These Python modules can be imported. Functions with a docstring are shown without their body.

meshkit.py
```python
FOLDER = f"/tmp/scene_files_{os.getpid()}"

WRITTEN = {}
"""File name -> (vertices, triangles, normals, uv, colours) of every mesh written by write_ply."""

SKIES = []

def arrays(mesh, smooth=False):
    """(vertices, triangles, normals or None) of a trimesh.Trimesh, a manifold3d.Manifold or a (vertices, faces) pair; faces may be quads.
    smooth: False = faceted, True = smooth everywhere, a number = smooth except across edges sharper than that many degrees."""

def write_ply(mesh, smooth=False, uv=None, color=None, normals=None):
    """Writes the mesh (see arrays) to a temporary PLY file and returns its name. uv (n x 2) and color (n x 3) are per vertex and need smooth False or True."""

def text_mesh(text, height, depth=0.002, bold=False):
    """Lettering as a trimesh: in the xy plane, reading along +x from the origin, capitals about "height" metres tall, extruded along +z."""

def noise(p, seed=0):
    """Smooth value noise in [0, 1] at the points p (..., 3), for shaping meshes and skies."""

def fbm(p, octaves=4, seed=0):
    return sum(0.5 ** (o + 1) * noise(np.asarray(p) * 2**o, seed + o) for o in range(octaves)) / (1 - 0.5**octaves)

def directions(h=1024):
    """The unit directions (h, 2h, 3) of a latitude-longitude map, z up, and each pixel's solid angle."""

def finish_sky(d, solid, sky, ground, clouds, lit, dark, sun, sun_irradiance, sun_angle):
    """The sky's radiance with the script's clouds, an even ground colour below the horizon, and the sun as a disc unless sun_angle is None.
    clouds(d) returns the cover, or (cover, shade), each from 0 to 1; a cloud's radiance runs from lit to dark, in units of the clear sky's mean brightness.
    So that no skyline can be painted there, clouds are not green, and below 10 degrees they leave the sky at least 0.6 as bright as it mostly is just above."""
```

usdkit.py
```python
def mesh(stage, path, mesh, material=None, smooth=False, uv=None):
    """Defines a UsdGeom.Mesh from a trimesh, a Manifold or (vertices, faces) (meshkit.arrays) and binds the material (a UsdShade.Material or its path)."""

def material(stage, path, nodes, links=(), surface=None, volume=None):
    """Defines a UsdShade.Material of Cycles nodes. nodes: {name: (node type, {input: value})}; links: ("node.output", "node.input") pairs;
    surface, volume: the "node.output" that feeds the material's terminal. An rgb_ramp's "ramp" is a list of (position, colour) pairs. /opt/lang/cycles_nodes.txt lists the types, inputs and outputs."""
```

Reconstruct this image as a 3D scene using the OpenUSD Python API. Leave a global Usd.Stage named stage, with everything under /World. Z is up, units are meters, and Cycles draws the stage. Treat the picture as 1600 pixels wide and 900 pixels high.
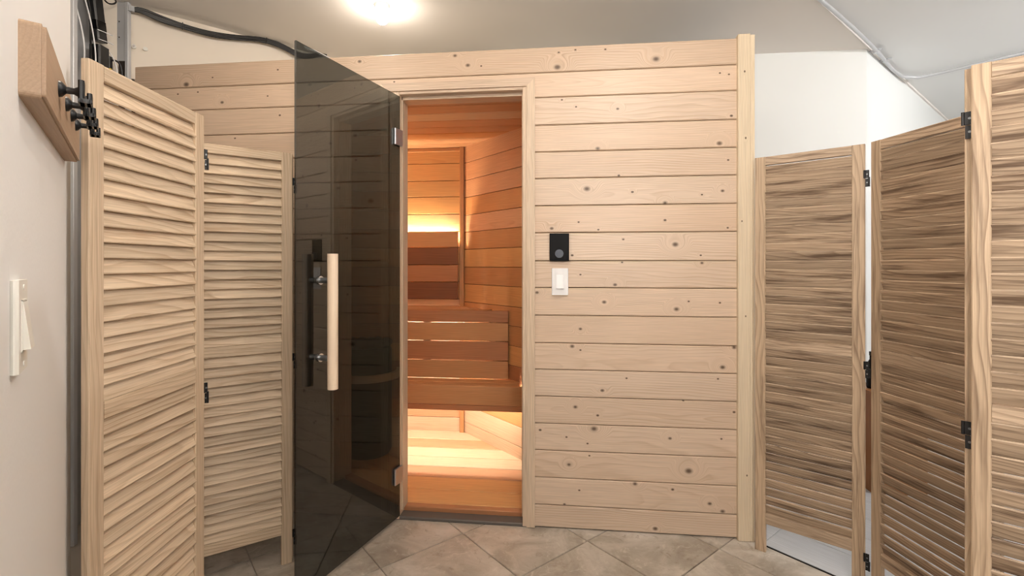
import math, random
import numpy as np, trimesh, usdkit, meshkit
from pxr import Usd, UsdGeom, UsdShade, UsdLux, Gf, Sdf
from shapely.geometry import Polygon, box as sbox
from shapely.ops import unary_union
random.seed(7)
rnd = random.Random(11)
stage = Usd.Stage.CreateInMemory()
UsdGeom.SetStageUpAxis(stage, UsdGeom.Tokens.z); UsdGeom.SetStageMetersPerUnit(stage, 1.0)
UsdGeom.Xform.Define(stage, '/World'); UsdGeom.Scope.Define(stage, '/World/Looks')

# ------------------------------------------------------------------ camera
CAM_H, YAW = 1.1683, 6.054
cam = UsdGeom.Camera.Define(stage, '/World/camera')
cam.AddTranslateOp().Set(Gf.Vec3d(0, 0, CAM_H)); cam.AddRotateZOp().Set(YAW); cam.AddRotateXOp().Set(90.0)
cam.CreateHorizontalApertureAttr(36.0); cam.CreateFocalLengthAttr(36.0 * 748.68 / 1600)
cam.CreateVerticalApertureAttr(36.0 * 9 / 16)
cam.CreateVerticalApertureOffsetAttr(-36.0 * 37.0 / 1600)
cam.CreateClippingRangeAttr(Gf.Vec2f(0.05, 100))
cam.CreateExposureAttr(0.32)

# ------------------------------------------------------------------ lights (values only; the lamps that give them are built below)
BULB_MAIN, BULB_WARM, BULB_SIDE, FILL_LEFT = 390.0, 90.0, 2000.0, 260.0
FILL_CORNER = 210.0  # added fill over the left screen
SAUNA_LAMP = 60.0  # strength of the added lamp inside the sauna
GLOBE = 120.0          # added fill globe behind the camera
LED, LED_LOW, LED_SKIRT = 330.0, 78.0, 80.0
CEIL = 2.425          # ceiling of the front room
CEIL2 = 2.44          # ceiling of the room on the right

# ------------------------------------------------------------------ helpers
used = {}
def numbered(parent, name):
    k = (parent, name); n = used.get(k, 0); used[k] = n + 1
    return f'{parent}/{name}' if n == 0 else f'{parent}/{name}_{n:03d}'
def tag(prim, label=None, cat=None, group=None, kind=None):
    p = prim.GetPrim() if hasattr(prim, 'GetPrim') else prim
    for k, v in (('label', label), ('category', cat), ('group', group), ('kind', kind)):
        if v: p.SetCustomDataByKey(k, v)
    return p
def thing(name, label=None, cat=None, loc=(0, 0, 0), rz=0.0, group=None, kind=None, parent='/World'):
    path = numbered(str(parent), name)
    x = UsdGeom.Xform.Define(stage, path)
    x.AddTranslateOp().Set(Gf.Vec3d(*loc))
    if rz: x.AddRotateZOp().Set(rz)
    return tag(x, label, cat, group, kind)
def P(parent):
    return '/World' if parent is None else (parent if isinstance(parent, str) else str(parent.GetPath()))
def obj(name, mesh, mat, parent=None, smooth=False, seed=None, loc=None, rot=None):
    path = numbered(P(parent), name)
    m = usdkit.mesh(stage, path, mesh, mat, smooth=smooth)
    if loc is not None: m.AddTranslateOp().Set(Gf.Vec3d(*loc))
    if rot is not None: m.AddRotateXYZOp().Set(Gf.Vec3f(*rot))
    if seed is not None:
        UsdGeom.PrimvarsAPI(m).CreatePrimvar('seed', Sdf.ValueTypeNames.Float3Array, 'constant').Set([Gf.Vec3f(*seed)])
    return m.GetPrim()
def cat_(ms): return trimesh.util.concatenate([m for m in ms if m is not None])
def bx(x0, x1, y0, y1, z0, z1):
    m = trimesh.creation.box((x1 - x0, y1 - y0, z1 - z0)); m.apply_translation(((x0 + x1) / 2, (y0 + y1) / 2, (z0 + z1) / 2)); return m
def prism(pts2, a0, a1, axis='x'):
    """closed 2D profile extruded along an axis; profile coords are the two other axes in order (y,z), (x,z), (x,y)"""
    m = trimesh.creation.extrude_polygon(Polygon(pts2), a1 - a0, engine='earcut')
    v = np.array(m.vertices); u, w, t = v[:, 0], v[:, 1], v[:, 2] + a0
    m.vertices = {'x': np.stack([t, u, w], 1), 'y': np.stack([u, t, w], 1), 'z': np.stack([u, w, t], 1)}[axis]
    if axis == 'y': m.invert()
    m.fix_normals(); return m
def oct_(u0, u1, w0, w1, c):
    return [(u0 + c, w0), (u1 - c, w0), (u1, w0 + c), (u1, w1 - c), (u1 - c, w1), (u0 + c, w1), (u0, w1 - c), (u0, w0 + c)]
def bar(x0, x1, y0, y1, z0, z1, c=.003, axis='x'):
    if axis == 'x': return prism(oct_(y0, y1, z0, z1, c), x0, x1, 'x')
    if axis == 'y': return prism(oct_(x0, x1, z0, z1, c), y0, y1, 'y')
    return prism(oct_(x0, x1, y0, y1, c), z0, z1, 'z')
def cyl(r, p0, p1, n=24):
    return trimesh.creation.cylinder(radius=r, segment=np.array([p0, p1], float), sections=n)
def tube(pts, r, n=8, sub=6):
    p = np.array(pts, float)
    if sub > 1 and len(p) > 2:
        from scipy.interpolate import CubicSpline
        t = np.r_[0, np.cumsum(np.linalg.norm(np.diff(p, axis=0), axis=1))]
        p = CubicSpline(t, p)(np.linspace(0, t[-1], (len(p) - 1) * sub + 1))
    d = np.gradient(p, axis=0); d /= np.linalg.norm(d, axis=1, keepdims=True)
    a = np.cross(d, [0.13, 0.21, 0.97]); a /= np.linalg.norm(a, axis=1, keepdims=True) + 1e-9
    b = np.cross(d, a); ang = np.arange(n) * 2 * np.pi / n
    v = p[:, None] + r * (np.cos(ang)[None, :, None] * a[:, None] + np.sin(ang)[None, :, None] * b[:, None])
    v = v.reshape(-1, 3); f = []
    for i in range(len(p) - 1):
        for j in range(n):
            q = (i * n + j, i * n + (j + 1) % n, (i + 1) * n + (j + 1) % n, (i + 1) * n + j)
            f += [(q[0], q[1], q[2]), (q[0], q[2], q[3])]
    v = np.vstack([v, p[0], p[-1]]); k = len(v) - 2; e = (len(p) - 1) * n
    for j in range(n):
        f += [(k, (j + 1) % n, j), (k + 1, e + j, e + (j + 1) % n)]
    m = trimesh.Trimesh(v, f, process=False); m.fix_normals(); return m
def lathe(prof, n=32, c=(0, 0, 0)):
    m = trimesh.creation.revolve(np.array(prof, float), sections=n); m.apply_translation(c); return m
def wall_poly(p0, p1, z0, z1, th):
    """a wall slab whose room face runs from p0 to p1 (2D); thickness goes to the left of that direction"""
    p0, p1 = np.array(p0, float), np.array(p1, float); d = (p1 - p0) / np.linalg.norm(p1 - p0); n = np.array([-d[1], d[0]]) * th
    return prism([tuple(p0), tuple(p1), tuple(p1 + n), tuple(p0 + n)], z0, z1, 'z')

# ------------------------------------------------------------------ materials
LK = '/World/Looks/'
XRK = .735
def plain(name, color, rough=.5, metallic=0.0, spec=.5, bump=0.0, bscale=200, **kw):
    n = {'p': ('principled_bsdf', dict(base_color=color, roughness=rough, metallic=metallic, specular_ior_level=spec, **kw))}; l = []
    if bump:
        n['tc'] = ('texture_coordinate', {}); n['no'] = ('noise_texture', {'scale': bscale, 'detail': 3.0})
        n['b'] = ('bump', {'strength': bump, 'distance': .002})
        l += [('tc.object', 'no.vector'), ('no.fac', 'b.height'), ('b.normal', 'p.normal')]
    return usdkit.material(stage, LK + name, n, l, surface='p.BSDF')
def emit(name, color, strength):
    return usdkit.material(stage, LK + name, {'e': ('emission', dict(color=color, strength=strength))}, surface='e.emission')

def wood(name, light, dark, axis='x', ring=.006, tilt=(.035, .03), warp=.02, ringmix=.8, fiber=.25, rough=.5, knots=(), var=.12,
         burn=None, burnmix=.8, burn_lo=.5, burn_hi=.72, spec=.4, sharp=True, bump=.12):
    """solid-texture timber: growth rings round a pith that runs nearly along the piece, fibres along it, knots at given (length, width) places.
    The primvar 'seed' shifts the pattern for each piece: (along, across, depth)."""
    n, l = {}, []
    A = {'x': ('x', 'z', 'y'), 'y': ('y', 'z', 'x'), 'z': ('z', 'x', 'y')}[axis]
    n['tc'] = ('texture_coordinate', {}); n['sx'] = ('separate_xyz', {}); l.append(('tc.object', 'sx.vector'))
    n['at'] = ('attribute', {'attribute': 'seed'}); n['sa'] = ('separate_xyz', {}); l.append(('at.vector', 'sa.vector'))
    for k, s in zip('Lab', 'xyz'):
        n['o' + k] = ('math', {'math_type': 'add'}); l += [(f'sx.{A["Lab".index(k)]}', f'o{k}.value1'), (f'sa.{s}', f'o{k}.value2')]
    acur = 'oa.value'
    core = None
    for i, (kl, ka, ks) in enumerate(knots):
        n[f'kc{i}'] = ('combine_xyz', {'z': 0.0}); n[f'kl{i}'] = ('math', {'math_type': 'multiply', 'value2': .75})
        l += [(f'sx.{A[0]}', f'kl{i}.value1'), (f'kl{i}.value', f'kc{i}.x'), (f'sx.{A[1]}', f'kc{i}.y')]
        n[f'kd{i}'] = ('vector_math', {'math_type': 'distance', 'vector2': (kl * .75, ka, 0)}); l.append((f'kc{i}.vector', f'kd{i}.vector1'))
        big = 4.5 if ks > .006 else 3.0
        n[f'ki{i}'] = ('map_range', {'range_type': 'smoothstep', 'from_min': ks * big, 'from_max': ks * .8, 'to_min': 0.0, 'to_max': 1.0, 'clamp': True})
        l.append((f'kd{i}.value', f'ki{i}.value'))
        n[f'km{i}'] = ('mix_float', {'b': 0.0}); n[f'ks{i}'] = ('math', {'math_type': 'multiply_add', 'value2': 1.0, 'value3': .03})
        l += [(f'kd{i}.value', f'ks{i}.value1'), (acur, f'km{i}.a'), (f'ks{i}.value', f'km{i}.b'), (f'ki{i}.result', f'km{i}.fac')]
        acur = f'km{i}.result'
        n[f'kk{i}'] = ('map_range', {'range_type': 'smoothstep', 'from_min': ks * 1.15, 'from_max': ks * (.15 if ks > .006 else .4), 'to_min': 0.0, 'to_max': 1.0, 'clamp': True})
        l.append((f'kd{i}.value', f'kk{i}.value'))
        if core is None: core = f'kk{i}.result'
        else:
            n[f'kx{i}'] = ('math', {'math_type': 'maximum'}); l += [(core, f'kx{i}.value1'), (f'kk{i}.result', f'kx{i}.value2')]; core = f'kx{i}.value'
    n['v'] = ('combine_xyz', {}); l += [('oL.value', 'v.x'), (acur, 'v.y'), ('ob.value', 'v.z')]
    n['mw'] = ('mapping', {'scale': (2.2, 9.0, 9.0)}); n['nw'] = ('noise_texture', {'scale': 1.0, 'detail': 2.0})
    n['wm'] = ('vector_math', {'math_type': 'subtract', 'vector2': (.5, .5, .5)}); n['wx'] = ('vector_math', {'math_type': 'multiply', 'vector2': (0, warp * 2, warp * 2)})
    n['wa'] = ('vector_math', {'math_type': 'add'}); n['rot'] = ('mapping', {'rotation': (0.0, tilt[0], tilt[1])})
    n['mL'] = ('mapping', {'scale': (.35, 1, 1)})
    l += [('v.vector', 'mw.vector'), ('mw.vector', 'nw.vector'), ('nw.color', 'wm.vector1'), ('wm.vector', 'wx.vector1'), ('v.vector', 'mL.vector'), ('mL.vector', 'rot.vector'),
          ('rot.vector', 'wa.vector1'), ('wx.vector', 'wa.vector2')]
    n['w'] = ('wave_texture', {'wave_type': 'rings', 'rings_direction': 'x', 'profile': 'saw' if sharp else 'sine', 'scale': 2 * math.pi / (20 * ring), 'distortion': 0.0, 'detail': 0.0})
    n['wr'] = ('rgb_ramp', {'ramp': [(0, (0, 0, 0)), (.55, (.25,) * 3), (.9, (1,) * 3), (1, (.1,) * 3)] if sharp else [(0, (0, 0, 0)), (.5, (.2,) * 3), (1, (1,) * 3)]})
    l += [('wa.vector', 'w.vector'), ('w.fac', 'wr.fac')]
    n['mf'] = ('mapping', {'scale': (7, 420, 420)}); n['nf'] = ('noise_texture', {'scale': 1.0, 'detail': 2.0})
    n['fr'] = ('map_range', {'from_min': .3, 'from_max': .7, 'to_min': 1 - fiber, 'to_max': 1 + fiber * .35, 'clamp': True})
    l += [('v.vector', 'mf.vector'), ('mf.vector', 'nf.vector'), ('nf.fac', 'fr.value')]
    n['mt'] = ('mapping', {'scale': (1.6, 14, 14)}); n['nt'] = ('noise_texture', {'scale': 1.0, 'detail': 3.0})
    n['tr'] = ('map_range', {'from_min': .3, 'from_max': .7, 'to_min': .25, 'to_max': 1.0, 'clamp': True})
    l += [('v.vector', 'mt.vector'), ('mt.vector', 'nt.vector'), ('nt.fac', 'tr.value')]
    n['rm'] = ('math', {'math_type': 'multiply'}); n['rm2'] = ('math', {'math_type': 'multiply', 'value2': ringmix})
    l += [('wr.color', 'rm.value1'), ('tr.result', 'rm.value2'), ('rm.value', 'rm2.value1')]
    n['c1'] = ('mix_color', {'a': light, 'b': dark}); l.append(('rm2.value', 'c1.fac'))
    col = 'c1.result'
    if burn is not None:
        n['mb'] = ('mapping', {'scale': (3.2, 42, 42)}); n['nb'] = ('noise_texture', {'scale': 1.0, 'detail': 4.0, 'roughness': .62})
        n['br'] = ('map_range', {'range_type': 'smoothstep', 'from_min': burn_lo, 'from_max': burn_hi, 'to_min': 0.0, 'to_max': burnmix, 'clamp': True})
        n['cb'] = ('mix_color', {'b': burn})
        l += [('v.vector', 'mb.vector'), ('mb.vector', 'nb.vector'), ('nb.fac', 'br.value'), (col, 'cb.a'), ('br.result', 'cb.fac')]; col = 'cb.result'
    n['fc'] = ('vector_math', {'math_type': 'scale'}); l += [(col, 'fc.vector1'), ('fr.result', 'fc.scale')]
    n['vf'] = ('math', {'math_type': 'fraction'}); n['vs'] = ('math', {'math_type': 'multiply', 'value2': 7.31}); n['vm'] = ('math', {'math_type': 'multiply_add', 'value2': var * 1.5, 'value3': 1 - var})
    l += [('sa.x', 'vs.value1'), ('vs.value', 'vf.value1'), ('vf.value', 'vm.value1')]
    n['fv'] = ('vector_math', {'math_type': 'scale'}); l += [('fc.vector', 'fv.vector1'), ('vm.value', 'fv.scale')]
    col = 'fv.vector'
    if core:
        n['ck'] = ('mix_color', {'b': (.06, .028, .012)}); n['ckm'] = ('math', {'math_type': 'multiply', 'value2': .9})
        l += [(col, 'ck.a'), (core, 'ckm.value1'), ('ckm.value', 'ck.fac')]; col = 'ck.result'
    n['p'] = ('principled_bsdf', {'roughness': rough, 'specular_ior_level': spec}); l.append((col, 'p.base_color'))
    if bump:
        n['bu'] = ('bump', {'strength': bump, 'distance': .0015}); l += [('nf.fac', 'bu.height'), ('bu.normal', 'p.normal')]
    return usdkit.material(stage, LK + name, n, l, surface='p.BSDF')
def seed(ca=0.0, cb=0.0):
    return (rnd.uniform(0, 40), -ca + rnd.uniform(-.10, .10), -cb + rnd.choice((-1, 1)) * rnd.uniform(.012, .075))

PINE_L, PINE_D = (.655, .505, .38), (.45, .30, .19)
pine_x = wood('pine_x', PINE_L, PINE_D, 'x', rough=.42, spec=.5)
pine_z = wood('pine_z', (.72, .565, .415), (.61, .445, .30), 'z', ring=.007, rough=.42, spec=.5, ringmix=.6)
trim_w = wood('spruce_trim', (.75, .62, .45), (.64, .49, .32), 'z', ring=.009, rough=.45, ringmix=.5, fiber=.12, knots=[(1.98, XRK + .026, .0045), (1.7, XRK + .03, .0045), (1.35, XRK + .015, .0035), (.95, XRK + .03, .0035), (.28, XRK + .035, .004)])
handle_w = wood('handle_wood', (.80, .65, .50), (.72, .55, .40), 'z', ring=.004, rough=.45, ringmix=.4, fiber=.08)
ced = {}
CC = {'mid': ((.55, .285, .125), (.42, .195, .075)), 'gold': ((.64, .36, .15), (.50, .26, .095)), 'red': ((.47, .215, .10), (.35, .14, .062)), 'dark': ((.21, .085, .04), (.125, .05, .026)), 'pale': ((.72, .55, .38), (.60, .42, .26)), 'pink': ((.62, .36, .21), (.48, .25, .135))}
for k, (a, b) in CC.items():
    ced[k] = wood('cedar_' + k, a, b, 'x', ring=.004, tilt=(.015, .012), warp=.008, ringmix=.55, fiber=.14, rough=.5, bump=.06, spec=.3)
ced_z = wood('cedar_z', CC['mid'][0], CC['mid'][1], 'z', ring=.004, tilt=(.015, .012), warp=.008, ringmix=.5, rough=.5)
ash_x = wood('paulownia_pale_x', (.74, .585, .42), (.40, .26, .15), 'x', ring=.010, tilt=(.07, .08), warp=.026, ringmix=.75, fiber=.16, rough=.55, var=.20, burn=(.36, .215, .115), burnmix=.65, burn_lo=.52, burn_hi=.8)
ash_z = wood('paulownia_pale_z', (.71, .55, .39), (.46, .31, .185), 'z', ring=.010, tilt=(.03, .04), warp=.02, ringmix=.65, fiber=.18, rough=.55, burn=(.34, .2, .1), burnmix=.5, burn_lo=.55, burn_hi=.8)
burn_x = wood('paulownia_burnt_x', (.49, .365, .255), (.17, .105, .063), 'x', ring=.011, tilt=(.09, .10), warp=.034, ringmix=.9, fiber=.22, rough=.55, var=.18, burn=(.10, .056, .031), burnmix=.85, burn_lo=.48, burn_hi=.70)
burn_z = wood('paulownia_burnt_z', (.50, .37, .25), (.19, .118, .07), 'z', ring=.012, tilt=(.05, .06), warp=.035, ringmix=.85, fiber=.2, rough=.55, burn=(.12, .066, .034), burnmix=.7, burn_lo=.5, burn_hi=.75)
white_wall = plain('white_wall_paint', (.80, .795, .785), .6, bump=.15, bscale=120)
white_wall2 = plain('bright_white_wall_paint', (.83, .85, .84), .6, bump=.1, bscale=120)
beige_wall = plain('cream_wall_paint', (.78, .70, .60), .6, bump=.1, bscale=120)
ceil_warm_tint = plain('ceiling_warm_tint', (.84, .80, .755), .7, bump=.15, bscale=60)  # warm lamp tint put into the colour
ceil_warm_tint2 = plain('ceiling_cool_tint', (.82, .825, .82), .7, bump=.15, bscale=60)  # cooler copy for the neutral lamp side of the ceiling
black_metal = plain('black_metal', (.012, .012, .013), .38, .3)
black_plastic = plain('black_plastic', (.012, .012, .013), .4)
black_rubber = plain('black_cable_sheath', (.014, .013, .013), .28)
white_plastic = plain('white_plastic', (.82, .82, .83), .3)
cream_plastic = plain('cream_plastic', (.76, .74, .68), .35)
steel = plain('galvanised_steel', (.56, .57, .59), .42, .25, bump=.08, bscale=40)
steel_dull = plain('painted_grey_steel', (.42, .43, .45), .45, .1)
nickel = plain('brushed_nickel', (.60, .60, .62), .32, .9)
dark_steel = plain('dark_brushed_steel', (.22, .23, .24), .35, .9)
chrome = plain('chrome', (.8, .8, .82), .12, 1.0)
black_gloss = plain('black_glass_front', (.003, .003, .004), .08, spec=.25)
slate_knob = plain('slate_knob', (.05, .06, .085), .4)
dark_void = plain('cavity_dark', (.03, .022, .017), .6)  # near-black standing in for cavity shade
sheath = plain('dark_sheathing', (.10, .06, .035), .8)
yellow = plain('yellow_tape', (.7, .5, .05), .4)
grout = plain('grout', (.40, .355, .30), .85, bump=.3, bscale=300)
thresh_m = plain('threshold_stone', (.10, .088, .078), .6)
bounce_deck = plain('pale_bounce_deck', (.80, .72, .60), .7)  # pale so the unseen deck reflects light upward
stone = plain('heater_stone', (.11, .105, .10), .85, bump=.6, bscale=60)
green = plain('leaf_green', (.10, .22, .05), .5)
amber_wood = wood('amber_wood', (.36, .15, .05), (.2, .07, .02), 'z', rough=.4)
# smoked glass: the front surface of the slab reflects, both surfaces tint
glass_mat = usdkit.material(stage, LK + 'smoked_glass', {
    't': ('transparent_bsdf', {'color': (.39, .415, .415)}), 'g': ('glossy_bsdf', {'color': (1, 1, 1), 'roughness': 0.0}),
    'f': ('fresnel', {'IOR': 1.68}), 'ge': ('geometry', {}), 'fm': ('mix_float', {'b': 0.0}), 'm': ('mix_closure', {})},
    [('f.fac', 'fm.a'), ('ge.backfacing', 'fm.fac'), ('fm.result', 'm.fac'), ('t.BSDF', 'm.closure1'), ('g.BSDF', 'm.closure2')], surface='m.closure')
# stone-look tile
def tile_mat(name):
    n = {'g': ('texture_coordinate', {}), 'at': ('attribute', {'attribute': 'seed'}), 'ad': ('vector_math', {'math_type': 'add'}),
         'n1': ('noise_texture', {'scale': 5.0, 'detail': 6.0, 'roughness': .62, 'distortion': .8}), 'n2': ('noise_texture', {'scale': 17.0, 'detail': 7.0, 'roughness': .7, 'distortion': 1.2}),
         'r1': ('rgb_ramp', {'ramp': [(.25, (.28, .235, .185)), (.45, (.385, .335, .275)), (.58, (.485, .43, .365)), (.75, (.59, .535, .47))]}),
         'r2': ('map_range', {'range_type': 'smoothstep', 'from_min': .53, 'from_max': .75, 'to_min': 0.0, 'to_max': .65, 'clamp': True}),
         'r3': ('map_range', {'range_type': 'smoothstep', 'from_min': .45, 'from_max': .28, 'to_min': 0.0, 'to_max': .65, 'clamp': True}),
         'm': ('mix_color', {'b': (.68, .62, .54)}), 'm2': ('mix_color', {'b': (.22, .165, .11)}), 'p': ('principled_bsdf', {'roughness': .42, 'specular_ior_level': .4}), 'b': ('bump', {'strength': .12, 'distance': .002})}
    l = [('g.object', 'ad.vector1'), ('at.vector', 'ad.vector2'), ('ad.vector', 'n1.vector'), ('ad.vector', 'n2.vector'), ('n1.fac', 'r1.fac'), ('n2.fac', 'r2.value'), ('n2.fac', 'r3.value'),
         ('r1.color', 'm.a'), ('r2.result', 'm.fac'), ('m.result', 'm2.a'), ('r3.result', 'm2.fac'), ('m2.result', 'p.base_color'), ('n2.fac', 'b.height'), ('b.normal', 'p.normal')]
    return usdkit.material(stage, LK + name, n, l, surface='p.BSDF')
tile_m = tile_mat('beige_stone_tile')
grey_plank = wood('grey_plank', (.55, .56, .58), (.42, .43, .45), 'x', ring=.012, warp=.03, ringmix=.5, fiber=.15, rough=.45, var=.05)

# ------------------------------------------------------------------ the setting: room shell
S2 = math.sqrt(.5)
def uv(u, v): return ((u - v) * S2, (u + v) * S2)          # room axes lie at 45 degrees to the sauna front
U0, V1 = -.135 * S2, 4.2 * S2                                # left wall, cream wall
UMAX, VMIN, V2 = 6.2, -3.6, .873
WS = .84375
E_V = 1.74 * WS
# floor: subfloor, tiles, grey planks
fl = thing('floor', 'beige stone-look floor tiles laid diagonally, grey planks to the right', 'floor', kind='structure')
obj('subfloor', prism([uv(U0 - .4, VMIN), uv(UMAX, VMIN), uv(UMAX, V1), uv(U0 - .4, V1)], -.08, -.006, 'z'), grout, fl)
TS, GAP, UB = .378, .004, 2.066
u_lines = [.764 + TS * k for k in range(-3, 5)]; v_lines = [.996 + TS * k for k in range(-11, 6)]
frontcut = sbox(-2.2, 2.14, .80, 5)
tile_count = 0
for i in range(len(u_lines) - 1):
    ua, ub = u_lines[i] + GAP / 2, min(u_lines[i + 1], UB) - GAP / 2
    if ub - ua < .03: continue
    for j in range(len(v_lines) - 1):
        va, vb = v_lines[j] + GAP / 2, v_lines[j + 1] - GAP / 2
        pg = Polygon([uv(ua, va), uv(ub, va), uv(ub, vb), uv(ua, vb)]).difference(frontcut)
        pg = pg.difference(Polygon([uv(U0 - 3, -9), uv(U0 + .0, -9), uv(U0 + .0, 9), uv(U0 - 3, 9)])) if ua < U0 else pg
        if pg.is_empty or pg.area < 2e-3: continue
        if pg.geom_type != 'Polygon': pg = max(pg.geoms, key=lambda g: g.area)
        c = pg.centroid; 
        m = trimesh.creation.extrude_polygon(pg.buffer(-.0015), .0058, engine='earcut'); m2 = trimesh.creation.extrude_polygon(pg, .0045, engine='earcut')
        m = cat_([m, m2]); m.apply_translation((0, 0, -.006 + rnd.uniform(0, .0003)))
        obj('tile', m, tile_m, fl, seed=(rnd.uniform(0, 30), rnd.uniform(0, 30), rnd.uniform(0, 5)))
# grey planks right of the tile edge, running along the edge
for i in range(12):
    ua, ub = UB + .012 + i * .19, UB + .012 + (i + 1) * .19 - .002
    for j in range(5):
        va, vb = -3.0 + j * 1.3 - (i % 3) * .4, -3.0 + (j + 1) * 1.3 - (i % 3) * .4 - .002
        vb = min(vb, .86 if ua > 3.2 else 1.35)
        if vb - va < .1: continue
        m = bar(va, vb, -ub, -ua, -.006, 0.0, .0015, 'x')
        path_parent = fl
        o = obj('plank', m, grey_plank, fl, seed=seed(0, -(ua + ub) / 2), loc=(0, 0, 0), rot=(0, 0, 135))
obj('edge_strip', prism([uv(UB + .002, -3.5), uv(UB + .007, -3.5), uv(UB + .007, .93), uv(UB + .002, .93)], -.006, .001, 'z'), black_rubber, fl)
# walls
wl = obj('wall_left', wall_poly(uv(U0, VMIN), uv(U0, E_V), 0, CEIL, .10), white_wall); tag(wl, 'white painted wall on the left with coat rack and switch', 'wall', kind='structure')
al = obj('wall_alcove', wall_poly(uv(-.5 * S2, E_V - .3), uv(-.5 * S2, V1 + .1), 0, CEIL, .08), white_wall); tag(al, 'white recess wall behind the left screen', 'wall', kind='structure')
a0, a1 = np.array(uv(-.5 * S2, V1)), np.array((-2.082, 2.118))
bk = cat_([wall_poly(a0, a1, 0, CEIL, .08), wall_poly(a1 - np.array((.0, .0)), a1 + np.array((1.35, 1.35)), 2.07, CEIL, .08)])
wb = obj('wall_back', bk, beige_wall); tag(wb, 'cream wall above the left end of the sauna front', 'wall', kind='structure')
W1Y, W1X = 3.0, 1.765
w1 = obj('wall_right', wall_poly((-.4, W1Y), (W1X, W1Y), 0, CEIL, .10), white_wall2); tag(w1, 'bright white wall facing the room right of the sauna', 'wall', kind='structure')
w2 = obj('wall_side', wall_poly((W1X, W1Y), uv(UMAX, V2), 0, CEIL2, .10), white_wall2); tag(w2, 'white wall running away to the right behind the right screen', 'wall', kind='structure')
w3 = obj('wall_far', wall_poly(uv(UMAX, V2 + .1), uv(UMAX, VMIN), 0, CEIL2, .10), white_wall2); tag(w3, 'white wall far off to the right', 'wall', kind='structure')
w4 = obj('wall_rear', wall_poly(uv(UMAX, VMIN), uv(U0 - .2, VMIN), 0, CEIL2, .10), white_wall); tag(w4, 'white wall behind the camera', 'wall', kind='structure')
STEP = .862
c1 = obj('ceiling', prism([uv(U0 - .4, STEP), uv(UMAX, STEP), uv(UMAX, V1 + .1), uv(U0 - .4, V1 + .1)], CEIL, CEIL + .1, 'z'), ceil_warm_tint); tag(c1, 'ceiling above the sauna front with the warm lamp tint in its colour', 'ceiling', kind='structure')  # creamier colour carries the warm light on this half
c2 = obj('ceiling', prism([uv(U0 - .4, VMIN), uv(UMAX, VMIN), uv(UMAX, STEP), uv(U0 - .4, STEP)], CEIL2, CEIL2 + .1, 'z'), ceil_warm_tint2); tag(c2, 'white ceiling on the right beyond the metal conduit', 'ceiling', kind='structure')

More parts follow.
